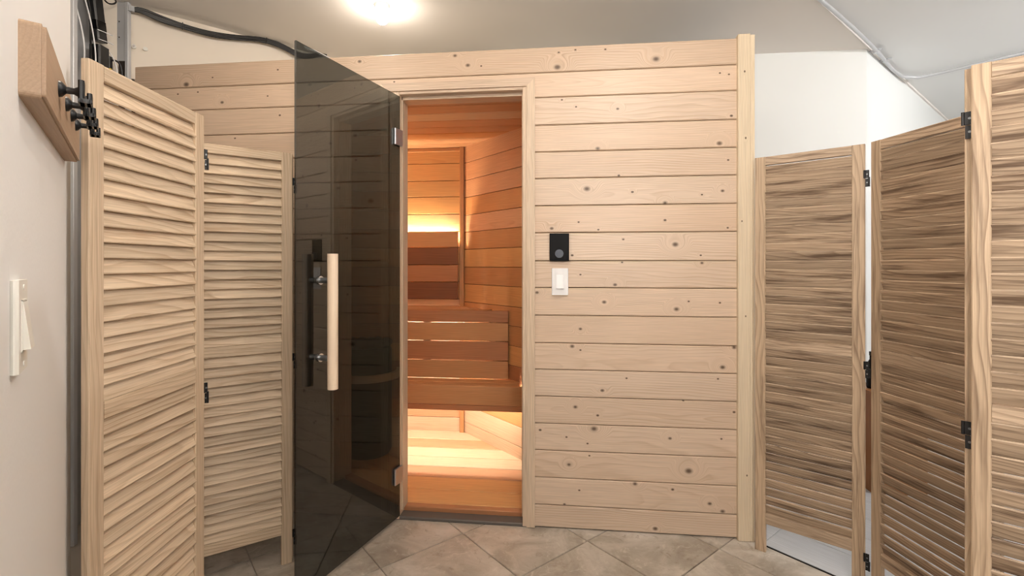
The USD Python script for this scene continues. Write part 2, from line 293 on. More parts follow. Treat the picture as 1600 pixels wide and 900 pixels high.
# ------------------------------------------------------------------ the sauna front: tongue-and-groove boards
FY = 2.128
J = [2.132, 2.019, 1.909, 1.786, 1.667, 1.549, 1.428, 1.308, 1.184, 1.065, .942, .82, .702, .583, .463, .344, .223, .102, .003]
XL, XA, XB, XR = -2.076, -.829, -.123, .735           # left end, left casing, right casing, corner trim
KN = {'T0': [(-.024,2.04,.015),(.401,2.057,.015),(-.934,2.106,.009),(-.485,2.112,.009),(-.426,2.066,.010),(-.365,2.06,.0045),(-.018,2.105,.0045),(.055,2.113,.0045),(.185,2.109,.0045),(-1.802,2.034,.014),(-1.666,2.062,.0045),(-1.335,2.085,.0045)],
 'T1': [(.667,1.985,.0045),(.704,1.978,.0045),(-.769,2.005,.0045),(-1.846,1.989,.0045),(-1.617,1.941,.009),(-1.742,1.995,.0045),(-1.386,1.963,.0045),(-1.176,2.009,.009)],
 'R2': [(-.004,1.895,.0045),(.058,1.862,.0045),(.238,1.847,.007),(.714,1.801,.006)], 'R3': [(.665,1.685,.012),(.152,1.676,.009)], 'R4': [(.243,1.556,.0055),(.701,1.613,.0045)],
 'R5': [(.105,1.5,.014),(.301,1.483,.006),(.439,1.434,.009),(.678,1.482,.008),(.593,1.467,.0045)], 'R6': [(-.049,1.327,.009),(.069,1.354,.0045),(.439,1.359,.006),(.155,1.32,.0045),(.699,1.324,.0045)],
 'R7': [(.482,1.254,.013),(.262,1.277,.0045),(.041,1.208,.0055),(.588,1.207,.0045)], 'R8': [(.593,1.174,.007),(.077,1.123,.0045),(.227,1.079,.009),(.257,1.177,.0045)],
 'R9': [(-.114,1.043,.008),(.18,1.003,.010),(.487,.975,.011),(.538,1.009,.0045),(.667,1.004,.0045)], 'R10': [(.077,.884,.008)], 'R11': [(.041,.807,.010),(.077,.791,.0045),(.725,.814,.009),(.678,.729,.011)],
 'R12': [(.276,.672,.0045),(.172,.616,.009),(.659,.679,.0045)], 'R13': [(.055,.54,.009),(.152,.506,.006),(.725,.539,.0055),(.516,.582,.0045)],
 'R14': [(-.1,.433,.006),(.136,.447,.014),(.46,.417,.008),(.673,.423,.0045),(.016,.406,.0045),(.108,.381,.0045)], 'R15': [(.027,.285,.009),(.538,.28,.015),(.116,.328,.0045)],
 'R16': [(.312,.214,.010),(.471,.197,.006),(.625,.144,.009),(.678,.114,.010),(.072,.174,.0045),(.007,.109,.0055)], 'R17': [(.398,.024,.011)],
 'L2': [(-1.325,1.87,.0055)], 'L3': [(-1.551,1.768,.0045),(-.955,1.764,.009),(-1.076,1.731,.009)], 'L4': [(-.952,1.651,.006)], 'L5': [(-1.036,1.522,.009),(-.881,1.461,.014)], 'L7': [(-.995,1.29,.0055)], 'L9': [(-.992,1.029,.0055)],
 'L10': [(-1.158,.849,.0045),(-.848,.942,.0045)], 'L11': [(-.971,.798,.012)], 'L12': [(-1.136,.679,.0045)], 'L14': [(-1.042,.449,.009),(-1.148,.436,.0045)]}
wf = thing('wall_front', 'pale knotty pine board front of the sauna cabin', 'wall', kind='structure')
BT = .018
def board_profile(z0, z1, g=.0011, c=.0042):
    z0, z1 = z0 + g, z1 - g
    return [(FY + BT, z0), (FY + BT, z1), (FY + c, z1), (FY, z1 - c * .8), (FY, z0 + c * .8), (FY + c, z0)]
obj('sheathing', cat_([bx(XL + .01, XA + .03, FY + BT, FY + .08, 0, 2.10), bx(XB - .03, XR, FY + BT, FY + .08, 0, 2.10), bx(XA + .03, XB - .03, FY + BT, FY + .08, 1.972, 2.10)]), sheath, wf)
def tone(): return rnd.uniform(.96, 1.035), rnd.uniform(.97, 1.02)
for i in range(18):
    z1, z0 = J[i], J[i + 1]
    spans = [('T', XL, XR)] if i == 0 else ([('T', XL, XR)] if i == 1 else [('L', XL, XA), ('R', XB, XR)])
    for side, xa, xb in spans:
        kn = KN.get(f'{side}{i}', [])
        a, b = tone()
        t0 = .93 if i == 0 else 1.0  # shading on the top board put into its colour
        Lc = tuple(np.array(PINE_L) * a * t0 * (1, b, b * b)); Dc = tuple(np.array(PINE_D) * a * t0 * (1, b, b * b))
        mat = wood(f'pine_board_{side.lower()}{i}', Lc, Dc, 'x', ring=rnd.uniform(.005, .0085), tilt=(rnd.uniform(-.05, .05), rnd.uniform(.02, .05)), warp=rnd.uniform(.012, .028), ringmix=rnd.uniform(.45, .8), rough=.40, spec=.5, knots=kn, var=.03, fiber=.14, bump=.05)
        if i == 1:
            ms = [prism(board_profile(z0, z1), xa, XA, 'x'), prism(board_profile(1.965, z1), XA, XB, 'x'), prism(board_profile(z0, z1), XB, xb, 'x')]
            m = cat_(ms)
        else: m = prism(board_profile(z0, z1), xa, xb, 'x')
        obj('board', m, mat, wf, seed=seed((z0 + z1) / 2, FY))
# casing round the door opening (mitred), jamb, threshold
XJL, XJR, ZH = -.744, -.178, 1.945
tr = thing('trim_1', 'pale pine casing boards with mitred corners around the sauna doorway', 'trim', kind='structure')
ct, cy0, cy1 = .037, FY - .012, FY + .002
def casing(pts): 
    m = trimesh.creation.extrude_polygon(Polygon(pts), .014, engine='earcut'); v = np.array(m.vertices); m.vertices = np.stack([v[:, 0], cy1 - v[:, 2], v[:, 1]], 1); m.fix_normals(); return m
xo0, xi0, xi1, xo1, zi, zo = XA, XA + ct, XB - ct, XB, 1.958, 1.994
obj('casing_leg', casing([(xi1, .004), (xo1, .004), (xo1, zo), (xi1, zi)]), pine_z, tr, seed=seed(XB, FY))
obj('casing_leg', casing([(xo0, .004), (xi0, .004), (xi0, zi), (xo0, zo)]), pine_z, tr, seed=seed(XA, FY))
obj('casing_head', casing([(xi0, zi), (xi1, zi), (xo1, zo), (xo0, zo)]), pine_x, tr, seed=seed(1.97, FY))
jm = thing('trim_2', 'pale wooden door frame lining the sauna doorway', 'trim', kind='structure')
obj('jamb', bar(XJR, xi1 + .004, FY - .004, FY + .10, .004, 1.962, .002, 'z'), pine_z, jm, seed=seed(XJR, FY))
obj('jamb', bar(xi0 - .004, XJL, FY - .004, FY + .10, .004, 1.962, .002, 'z'), pine_z, jm, seed=seed(XJL, FY))
obj('jamb_head', bar(XJL, XJR, FY - .004, FY + .10, ZH, 1.962, .002, 'x'), pine_x, jm, seed=seed(ZH, FY))
obj('door_stop', bar(XJR - .006, XJR, FY + .028, FY + .10, .03, ZH, .001, 'z'), pine_z, jm, seed=seed(XJR, FY))
obj('door_stop', bar(XJL, XJL + .006, FY + .028, FY + .10, .03, ZH, .001, 'z'), pine_z, jm, seed=seed(XJL, FY))
obj('door_stop', bar(XJL, XJR, FY + .028, FY + .10, ZH - .016, ZH, .001, 'x'), pine_x, jm, seed=seed(ZH, FY))
obj('threshold', bar(XJL - .03, XJR + .03, FY - .002, FY + .06, -.004, .014, .004, 'x'), thresh_m, jm)
# corner trim at the right end of the sauna
t3 = thing('trim_3', 'pale pine corner boards at the right end of the sauna front', 'trim', kind='structure')
obj('corner_board', bar(XR, XR + .050, FY - .020, FY + .02, .002, 2.138, .003, 'z'), trim_w, t3, seed=seed(XR, FY))
obj('corner_board', bar(XR + .050, XR + .068, FY - .018, FY + .09, .002, 2.134, .002, 'z'), trim_w, t3, seed=seed(XR + .06, FY))
sd = thing('wall_sauna_side', 'outer right side of the sauna cabin clad in pine boards', 'wall', kind='structure')
for i in range(18):
    obj('board', bar(XR + .03, XR + .048, FY + .085, W1Y, J[i + 1] + .001, J[i] - .001, .003, 'y'), pine_x, sd, seed=seed(J[i], XR))

# ------------------------------------------------------------------ sauna interior
BY, CX = 3.218, -.680                 # back wall face, right rear corner
FZ, RZ = .030, 1.964
sf = thing('sauna_floor', 'cedar plank floor inside the sauna', 'floor', kind='structure')
ys = [BY, 3.193, 3.058, 2.912, 2.775, 2.642, 2.51, 2.37, 2.232, 2.19]
fk = ['pale', 'pale', 'pink', 'pale', 'pale', 'pink', 'gold', 'gold', 'red']
for k in range(len(ys) - 1):
    x1 = CX + (BY - ys[k + 1]) + .04
    obj('plank', bar(-1.62, x1, ys[k + 1] + .0028, ys[k] - .0028, FZ - .03, FZ, .003, 'x'), ced[fk[k]], sf, seed=seed(FZ, ys[k]))
sc = thing('sauna_ceiling', 'cedar boards lining the sauna ceiling', 'ceiling', kind='structure')
yc = BY + .01; k = 0
kk = ['pink', 'pink', 'mid', 'pink', 'pink', 'pale', 'pink', 'pink', 'red']
while yc > 2.24:
    y0 = max(yc - .1245, 2.205)
    obj('board', bar(-1.62, CX + (BY - y0) + .04, y0 + .0032, yc - .0032, RZ, RZ + .016, .003, 'x'), ced[kk[k % 9]], sc, seed=seed(RZ, yc)); yc -= .1245; k += 1
obj('underlay', bx(-1.64, .45, 2.205, BY + .05, RZ + .0162, RZ + .022), sheath, sc)
obj('roof_deck', bx(-1.64, .45, 2.205, BY + .05, RZ + .022, RZ + .05), bounce_deck, sc)  # unseen, made pale to bounce bulb light onto the room ceiling
BJ = [1.975, 1.859, 1.741, 1.631, 1.512, 1.394, 1.283, 1.164, 1.05, .931, .815, .70, .585, .468, .35, .235, .12, .02]
bkk = ['gold', 'gold', 'gold', 'gold', 'pink', 'pink', 'mid', 'mid', 'mid', 'pink', 'pink', 'pale', 'pink', 'pale', 'pale', 'pink', 'pale']
def wall_board(x0, x1, z0, z1): return prism([(0, z0 + .001), (0, z1 - .001), (-.003, z1 - .001), (-.006 + .002, z1 - .003), (-.006, z1 - .004), (-.006, z0 + .004), (-.004, z0 + .002)], x0, x1, 'x')
ib = thing('wall_sauna_back', 'cedar board wall at the back of the sauna', 'wall', loc=(0, BY + .006, 0), kind='structure')
for i in range(17):
    obj('board', wall_board(-1.62, CX + .004, BJ[i + 1], BJ[i]), ced[bkk[i]], ib, seed=seed((BJ[i] + BJ[i + 1]) / 2, 0))
obj('backing', bx(-1.62, CX, .0005, .03, 0, 1.98), sheath, ib)
rkk = ['pink', 'pink', 'pink', 'mid', 'pink', 'mid', 'gold', 'mid', 'gold', 'mid', 'mid', 'gold', 'red', 'mid', 'gold', 'pale', 'pale']
RJ = [1.975, 1.855, 1.737, 1.62, 1.50, 1.385, 1.268, 1.150, 1.035, .915, .80, .682, .565, .45, .335, .215, .10, .02]
ir = thing('wall_sauna_right', 'angled cedar board wall at the right of the sauna', 'wall', loc=(CX, BY, 0), rz=-45.0, kind='structure')
for i in range(17):
    m = wall_board(0.0, 1.50, RJ[i + 1], RJ[i]); m.apply_translation((0, .006, 0))
    obj('board', m, ced[rkk[i]], ir, seed=seed((RJ[i] + RJ[i + 1]) / 2, 0))
obj('backing', bx(-.02, 1.50, .0065, .03, 0, 1.98), sheath, ir)
il = thing('wall_sauna_left', 'cedar board wall at the left of the sauna', 'wall', loc=(-1.62, 2.21, 0), rz=90.0, kind='structure')
for i in range(17):
    obj('board', wall_board(0.0, 1.02, RJ[i + 1], RJ[i]), ced[rkk[i]], il, seed=seed((RJ[i] + RJ[i + 1]) / 2, 0))
obj('backing', bx(0, 1.02, .0005, .03, 0, 1.98), sheath, il)
fi = thing('wall_sauna_inner', 'cedar boards on the inside of the sauna front', 'wall', loc=(0, 2.211, 0), kind='structure')
for i in range(17):
    for xa, xb in ((-1.62, XJL - .01), (XJR + .01, .40)):
        m = bar(xa, xb, 0, .012, RJ[i + 1] + .001, RJ[i] - .001, .003, 'x'); obj('board', m, ced[rkk[i]], fi, seed=seed(RJ[i], 0))
ti = thing('trim_4', 'cedar corner batten and top batten on the sauna back wall', 'trim', kind='structure')
obj('corner_batten', bar(CX - .016, CX + .014, BY - .030, BY, FZ, RZ, .003, 'z'), ced_z, ti, seed=seed(CX, BY))
obj('top_batten', bar(-1.62, CX - .018, BY - .018, BY, RZ - .026, RZ - .002, .003, 'x'), ced['mid'], ti, seed=seed(RZ, BY))
led_m = emit('led_strip_light', (1.0, .74, .44), LED)
led_low = emit('led_strip_light_low', (1.0, .94, .83), LED_LOW)
led_skirt = emit('led_strip_light_skirt', (1.0, .94, .83), LED_SKIRT)
# backrest
br = thing('slatted_panel', 'dark and red cedar slatted panel, lit from behind, on the sauna back wall', 'wall panel', loc=(0, 0, 0))
for (z1, z0, k) in ((1.388, 1.284, 'mid'), (1.281, 1.165, 'dark'), (1.162, 1.051, 'red'), (1.048, .934, 'dark')):
    obj('slat', bar(-1.60, CX - .022, BY - .062, BY - .042, z0, z1, .003, 'x'), ced[k], br, seed=seed((z0 + z1) / 2, BY))
for x in (-1.5, -1.1, -.76): obj('bracket', bar(x, x + .04, BY - .042, BY - .008, .95, 1.33, .002, 'z'), ced_z, br, seed=seed(x, BY))
obj('led_strip', bx(-1.58, CX - .05, BY - .036, BY - .030, 1.355, 1.363), led_m, br)
LZ = .480
# upper bench with slatted skirt
UY, UZ = 2.86, .890
def diag_x(y): return CX + (BY - y)
ub = thing('sauna_bench', 'upper cedar sauna bench with a slatted skirt below its seat', 'bench')
yb = [2.862, 2.945, 3.03, 3.115, 3.20]
for k in range(4):
    x1 = diag_x(yb[k + 1]) - .030
    obj('seat_slat', bar(-1.60, x1, yb[k] + .002, yb[k + 1] - .002, UZ - .026, UZ, .003, 'x'), ced[('mid', 'pink', 'mid', 'pink')[k]], ub, seed=seed(UZ, yb[k]))
XE = -.325
for z1, z0, k in ((UZ, .821, 'red'), (.816, .709, 'pink'), (.703, .593, 'red'), (.587, .482, 'pink')):
    obj('skirt_slat', bar(-1.60, XE, UY - .018, UY, z0, z1, .0012, 'x'), ced['red' if k == 'red' else 'mid'], ub, seed=seed((z0 + z1) / 2, UY))
for xa, xb in ((-1.45, -1.40), (-.851, -.803), (-.408, -.335)):
    obj('leg', bar(xa, xb, UY + .001, UY + .035, LZ + .001, UZ - .028, .003, 'z'), ced_z, ub, seed=seed(xa, UY))
obj('led_strip', bx(-1.55, -.62, 3.02, 3.03, UZ - .036, UZ - .028), led_skirt, ub)
# lower bench
LY, LZ = 2.672, .480
lb = thing('sauna_bench', 'lower cedar sauna bench, a step with a deep fascia board', 'bench')
obj('seat_slat', bar(-1.60, diag_x(2.76) - .03, 2.757, 2.838, LZ - .026, LZ, .003, 'x'), ced['mid'], lb, seed=seed(LZ, 2.8))
obj('seat_slat', bar(-1.60, diag_x(2.755) - .03, LY + .018, 2.753, LZ - .026, LZ, .003, 'x'), ced['mid'], lb, seed=seed(LZ, 2.7))
obj('fascia', bar(-1.60, diag_x(LY) - .03, LY, LY + .018, .372, LZ, .003, 'x'), ced['mid'], lb, seed=seed(.42, LY))
obj('lower_rail', bar(-1.60, diag_x(LY) - .03, LY + .003, LY + .018, .338, .369, .002, 'x'), ced['red'], lb, seed=seed(.35, LY))
for xa in (-1.5, -1.15): obj('leg', bar(xa, xa + .04, 2.79, 2.83, FZ, LZ - .028, .003, 'z'), ced_z, lb, seed=seed(xa, 2.8))
obj('led_strip', bx(-1.55, -.24, 2.735, 2.745, LZ - .036, LZ - .028), led_low, lb)
sl = thing('sauna_lamp', 'added unseen globe fill lamp on the left wall inside the sauna', 'lamp', loc=(-1.60, 2.50, 1.72))  # added lamp, evens out light on the right wall and ceiling
obj('mount', lathe([(0, -.03), (.05, -.03), (.05, .03), (0, .03)], 24), ced_z, sl, smooth=40, seed=seed(0, 0))
m = trimesh.creation.icosphere(2, .05); m.apply_translation((.075, 0, 0)); obj('globe', m, emit('sauna_fill_globe', (1, .78, .52), SAUNA_LAMP), sl, smooth=True)
# heater in the front right corner of the cabin
ht = thing('sauna_heater', 'round black sauna heater with stones and a curved wooden guard rail', 'heater', loc=(.0, 2.46, FZ))
obj('body', lathe([(0, .0), (.13, .0), (.14, .02), (.14, .62), (.13, .64), (0, .64)], 32), black_metal, ht, smooth=40)
for a in range(14):
    an = a * 2 * math.pi / 14; r_ = .06 + .05 * (a % 2)
    s = trimesh.creation.icosphere(1, .04); s.vertices += meshkit.fbm(s.vertices * 25 + a, 2)[:, None] * .012; s.apply_scale((1, .8, .7)); s.apply_translation((r_ * math.cos(an), r_ * math.sin(an), .66))
    obj('stone', s, stone, ht)
rail = lathe([(.172, .46), (.20, .46), (.20, .50), (.172, .50), (.172, .46)], 40); obj('guard_rail', rail, ced['pale'], ht, seed=seed(.48, 0))

# ------------------------------------------------------------------ smoked glass door, standing open
Hx, Hy = -.741, 2.124; Fx, Fy = -.909, 1.549
dl = math.hypot(Fx - Hx, Fy - Hy); rz = math.degrees(math.atan2(Fy - Hy, Fx - Hx))
dr = thing('door_1', 'open smoked glass sauna door with a pale wooden pull handle', 'door', loc=(Hx, Hy, 0), rz=rz, kind='structure')
# local: x from hinge to free edge, +y is the face seen by the camera's right side
obj('glass_pane', bar(.004, dl, -.004, .004, .022, 1.933, .0008, 'z'), glass_mat, dr)
for zc in (1.742, .215):
    h = cat_([bar(-.004, .052, .0045, .014, zc - .036, zc + .036, .002, 'z'), bar(-.004, .052, -.014, -.0045, zc - .036, zc + .036, .002, 'z')]); obj('hinge', h, nickel, dr)
hx = dl - .110; z0, z1 = .722, 1.206
hd = obj('handle', cyl(.0185, (hx, .062, z0), (hx, .062, z1), 32), handle_w, dr, smooth=40, seed=seed(hx, .06)); tag(hd, 'pale wooden round grip')
hd2 = obj('handle', bar(hx - .014, hx + .014, -.074, -.048, z0, z1, .005, 'z'), dark_steel, dr, smooth=40); tag(hd2, 'dark steel grip on the outer face')
for z in (1.110, .830):
    obj('standoff', cat_([cyl(.0105, (hx, .004, z), (hx, .05, z)), cyl(.0105, (hx, -.05, z), (hx, -.004, z))]), dark_steel, dr, smooth=40)
    obj('rosette', cat_([cyl(.0155, (hx, .004, z), (hx, .008, z)), cyl(.0155, (hx, -.008, z), (hx, -.004, z))]), chrome, dr, smooth=40)

# ------------------------------------------------------------------ controls on the sauna front
cp = thing('control_panel', 'black glass sauna control panel with round knob above the white switch', 'control panel', loc=(-.0155, FY, 1.2435))
obj('front_panel', bar(-.0425, .0425, -.013, .0, -.0605, .0605, .002, 'z'), black_gloss, cp)
obj('knob', cat_([cyl(.0185, (.0, -.026, -.0285), (.0, -.013, -.0285), 40), cyl(.017, (.0, -.028, -.0285), (.0, -.026, -.0285), 40)]), slate_knob, cp, smooth=40)
def light_switch(label, loc, rz, mat, k=1.0):
    s = thing('light_switch', label, 'light switch', loc=loc, rz=rz)
    def bar(*a): return globals()['bar'](*[q * k if not isinstance(q, str) else q for q in a])
    def bx(*a): return globals()['bx'](*[q * k for q in a])
    obj('plate', bar(-.0365, .0365, -.008, 0, -.059, .059, .003, 'z'), mat, s)
    fr = cat_([bx(-.0185, -.0165, -.0095, -.006, -.034, .034), bx(.0165, .0185, -.0095, -.006, -.034, .034), bx(-.0185, .0185, -.0095, -.006, .032, .034), bx(-.0185, .0185, -.0095, -.006, -.034, -.032)])
    obj('bezel', fr, mat, s)
    rk = trimesh.convex.convex_hull(np.array([(x, y, z) for x in (-.016, .016) for y, z in ((-.006, -.031), (-.006, .031), (-.010, .031), (-.0105, 0), (-.017, -.030))]))
    rk.apply_scale(k); obj('rocker', rk, mat, s)
    for z in (.05, -.05): obj('screw', cyl(.003, (0, -.0092 * k, z * k), (0, -.0078 * k, z * k), 12), mat, s)
    return s
light_switch('white rocker switch on the pine boards below the black panel', (-.0125, FY, 1.092), 0, white_plastic)
def on_left(v, off=0.0, z=0): x, y = uv(U0 + off, v); return (x, y, z)
# a rotation of 135 degrees turns local -y into the room on the left wall: wall normal is (1,1)/sqrt2
light_switch('cream rocker switch on the white left wall below the coat rack', on_left(.764, .0, 1.1), 135, cream_plastic, .86)

# ------------------------------------------------------------------ coat rack on the left wall
RV0, RV1 = .930 * WS, 1.577 * WS
cr = thing('coat_rack', 'wooden coat rack with black hooks on the white left wall', 'coat rack', loc=on_left(RV0, 0, 1.363), rz=135)
Lr, Hr, Tr = RV1 - RV0, .0895, .0232        # local x along wall (away from camera), -y into room
prof = Polygon([(0, 0), (Lr, .015), (Lr, Hr + .010), (.0, Hr)])
prof = prof.buffer(-.006).buffer(.006, quad_segs=4)
bm = trimesh.creation.extrude_polygon(prof, Tr - .004, engine='earcut'); bm2 = trimesh.creation.extrude_polygon(prof.buffer(-.003), Tr, engine='earcut')
def flat_up(m):
    v = np.array(m.vertices); m.vertices = np.stack([v[:, 0], -v[:, 2], v[:, 1]], 1); m.fix_normals(); return m
rack_wood = wood('rack_wood', (.45, .31, .205), (.36, .235, .145), 'x', ring=.005, tilt=(.02, .02), warp=.01, ringmix=.6, fiber=.1, bump=.02, rough=.5)
obj('rack_board', cat_([flat_up(bm), flat_up(bm2)]), rack_wood, cr, seed=seed(.05, 0))
for v in (1.098, 1.221, 1.331, 1.446):
    x = v * WS - RV0; z = .0525 + (v - 1.098) * .046
    base = cat_([lathe([(0, 0), (.0115, 0), (.0105, .0035), (.005, .008), (.0045, .016), (.0075, .021), (0, .021)], 20)])
    base.apply_transform(trimesh.transformations.rotation_matrix(math.pi / 2, [1, 0, 0])); base.apply_translation((x, -Tr, z))
    plate = cat_([bar(x - .012, x + .012, -Tr - .0275, -Tr - .0205, z - .017, z + .015, .002, 'z'), bar(x - .012, x + .012, -Tr - .036, -Tr - .0205, z - .017, z - .011, .002, 'x'), bar(x - .012, x + .012, -Tr - .036, -Tr - .030, z - .017, z - .002, .002, 'z')])
    hk = obj('hook', base, black_metal, cr, smooth=40); obj('hook_plate', plate, black_metal, hk)

# ------------------------------------------------------------------ folding louvre screens
HS, ST, SW, ZB, ZM, PIT = 1.604, .018, .040, .115, .828, .0355
def slat_mesh(L, flip, w=.0405, t=.006, ang=21):
    c = .0018; pr = np.array(oct_(-t / 2, t / 2, -w / 2, w / 2, c)); a = math.radians(ang if flip else -ang)
    pr = pr @ np.array([[math.cos(a), math.sin(a)], [-math.sin(a), math.cos(a)]])
    return prism([tuple(q) for q in pr], -L / 2, L / 2, 'x')
def panel(screen, p0, p1, mx, mz, flip, topgap=0.0, stile_w=SW):
    """p0 -> p1: the face seen by the camera, left to right in local x; local -y is toward that face's viewer"""
    L = math.hypot(p1[0] - p0[0], p1[1] - p0[1]); rz = math.degrees(math.atan2(p1[1] - p0[1], p1[0] - p0[0]))
    pn = thing('panel', loc=(p0[0], p0[1], 0), rz=rz, parent=screen.GetPath())
    for xa in (0, L - stile_w): obj('stile', bar(xa, xa + stile_w, 0, ST, 0, HS, .002, 'z'), mz, pn, seed=seed(xa, 0))
    for za, zb in ((HS - .034, HS), (ZM, ZM + .040), (ZB, ZB + .043)):
        obj('rail', bar(stile_w, L - stile_w, .0005, ST - .0005, za, zb, .002, 'x'), mx, pn, seed=seed((za + zb) / 2, 0))
    sm = slat_mesh(L - 2 * stile_w + .004, flip)
    for za, zb in ((ZM + .040, HS - .036 - topgap), (ZB + .043, ZM)):
        n = round((zb - za) / PIT)
        for k in range(n):
            z = za + (k + .5) * (zb - za) / n
            obj('slat', sm, mx, pn, seed=(rnd.uniform(0, 40), rnd.uniform(-.09, .09), rnd.choice((-1, 1)) * rnd.uniform(.01, .07)), loc=(L / 2, ST / 2, z), rot=(rnd.uniform(-1.5, 1.5), 0, 0))
    return pn
def hinge(screen, p, rz, zs=(1.478, .788, .095), w=.017):
    """two offset leaves with a barrel between, lying on the end faces of the stiles; local x runs across the face, -y out of it"""
    for z in zs:
        h = thing('hinge', loc=(p[0], p[1], z), rz=rz, parent=screen.GetPath())
        obj('leaf', bar(-w * .62, w * .5, -.0025, 0, .001, .030, .0008, 'z'), black_metal, h)
        obj('leaf', bar(-w * .42, w * .5, -.0025, 0, -.030, -.001, .0008, 'z'), black_metal, h)
        obj('knuckle', cat_([cyl(.003, (-w * .62, -.003, .001), (-w * .62, -.003, .030), 12), cyl(.003, (w * .5, -.003, -.030), (w * .5, -.003, .004), 12)]), black_metal, h, smooth=40)
        for sz in (.015, -.015): obj('screw', cyl(.0028, (0, -.0034, sz), (0, -.0024, sz), 10), dark_steel, h)
ls = thing('folding_screen', 'pale folding louvre screen standing left of the glass door', 'folding screen')
A0, A1 = (-.995, .912), (-1.050, 1.308)
B1 = (-1.055, 1.780); B0 = (B1[0] - .40 * .772, B1[1] - .40 * .6356)
panel(ls, A0, A1, ash_x, ash_z, False)
M0 = (A1[0] - .026, A1[1] + .012)
panel(ls, M0, (B0[0] + .004, B0[1] - .026), ash_x, ash_z, True)
panel(ls, B0, B1, ash_x, ash_z, False)
panel(ls, (B1[0] - .012, B1[1] + .026), (B1[0] - .330, B1[1] + .245), ash_x, ash_z, True)
hinge(ls, (A1[0] - .001, A1[1] + .008), 40, w=.008); hinge(ls, (B1[0] + .0035, B1[1] + .010), 25, w=.010)
rs = thing('folding_screen', 'brown burnt-grain folding louvre screen standing right of the sauna', 'folding screen')
panel(rs, (.784, 2.062), (1.086, 1.856), burn_x, burn_z, True, topgap=.004)
panel(rs, (1.094, 1.838), (1.185, 1.449), burn_x, burn_z, True, topgap=.003)
panel(rs, (1.183, 1.452), (.895, 1.175), burn_x, burn_z, True)
panel(rs, (.890, 1.150), (1.214, .915), burn_x, burn_z, True, stile_w=.032)
hinge(rs, (1.091, 1.853), -35, w=.012); hinge(rs, (.9005, 1.1675), -46, w=.018)

# ------------------------------------------------------------------ utility corner on the left: steel enclosure, cables, adapters
ex, ey = -2.018, 1.78
crz = math.degrees(math.atan2(.32, -.055))
ca = thing('utility_cabinet', 'open grey steel wiring enclosure behind the left screen', 'cabinet', loc=(ex, ey, 0), rz=crz)
CL, CD = .325, .115          # local x from near flange to far flange; +y goes into the recess
obj('flange', bar(.0, .022, -.004, .012, 0, CEIL - .002, .002, 'z'), steel, ca)
obj('flange', bar(CL - .018, CL + .004, -.004, .012, 0, CEIL - .002, .002, 'z'), steel, ca)
obj('side_plate', bx(.006, .012, .0, CD, 0, CEIL - .002), steel_dull, ca)
hole = Polygon([(.012, 2.142), (CD, 2.142), (CD, CEIL - .002), (.012, CEIL - .002)])
for hy_, hz_ in ((.042, 2.255), (.042, 2.33), (.075, 2.205)):
    from shapely.geometry import Point
    hole = hole.difference(Point(hy_, hz_).buffer(.004, quad_segs=4))
sp = trimesh.creation.extrude_polygon(hole, .003, engine='earcut'); v = np.array(sp.vertices); sp.vertices = np.stack([CL - .012 + v[:, 2], v[:, 0], v[:, 1]], 1); sp.fix_normals()
o_ = obj('side_plate', sp, steel, ca); tag(o_, 'grey steel plate with round holes')
obj('cavity_shade', bx(CL - .009, CL - .004, .012, CD, 0, CEIL - .004), dark_void, ca)  # dark sheet stands in for the shaded cavity below the plate
obj('back_plate', bx(.006, CL - .004, CD, CD + .004, 0, CEIL - .002), steel_dull, ca)
def loc_cab(x, y, z):
    c, s = math.cos(math.radians(crz)), math.sin(math.radians(crz)); return (ex + c * x - s * y, ey + s * x + c * y, z)
pa = thing('power_adapter', 'long black power adapter tied inside the wiring enclosure', 'power adapter', loc=loc_cab(.225, .062, 2.19), rz=crz)
ad = bar(-.028, .028, -.018, .018, 0, .21, .006, 'z'); ad.apply_transform(trimesh.transformations.rotation_matrix(-.16, [0, 1, 0])); obj('body', ad, black_plastic, pa)
lbm = bar(-.0285, .0285, -.0188, .0188, .05, .09, .004, 'z'); lbm.apply_transform(trimesh.transformations.rotation_matrix(-.16, [0, 1, 0])); obj('label_band', lbm, black_gloss, pa)
for z in (.045, .005):
    tm = tube([(-.034, -.021, z), (.0, -.022, z), (.034, -.021, z), (.050, -.024, z - .002)], .0022, 6, 3); tm.apply_transform(trimesh.transformations.rotation_matrix(-.16, [0, 1, 0])); o_ = obj('zip_tie', tm, white_plastic, pa); tag(o_, 'white zip tie')
pb = thing('power_adapter', 'small black plug adapter lower in the wiring enclosure', 'power adapter', loc=loc_cab(.205, .05, 2.06), rz=crz)
obj('body', bar(-.03, .03, -.025, .025, 0, .10, .006, 'z'), black_plastic, pb)
obj('plug', bar(.035, .06, -.018, .012, .02, .075, .005, 'z'), black_plastic, pb)
o_ = obj('tape', bar(.038, .05, -.019, -.014, -.04, .02, .001, 'z'), yellow, pb); tag(o_, 'yellow tape')
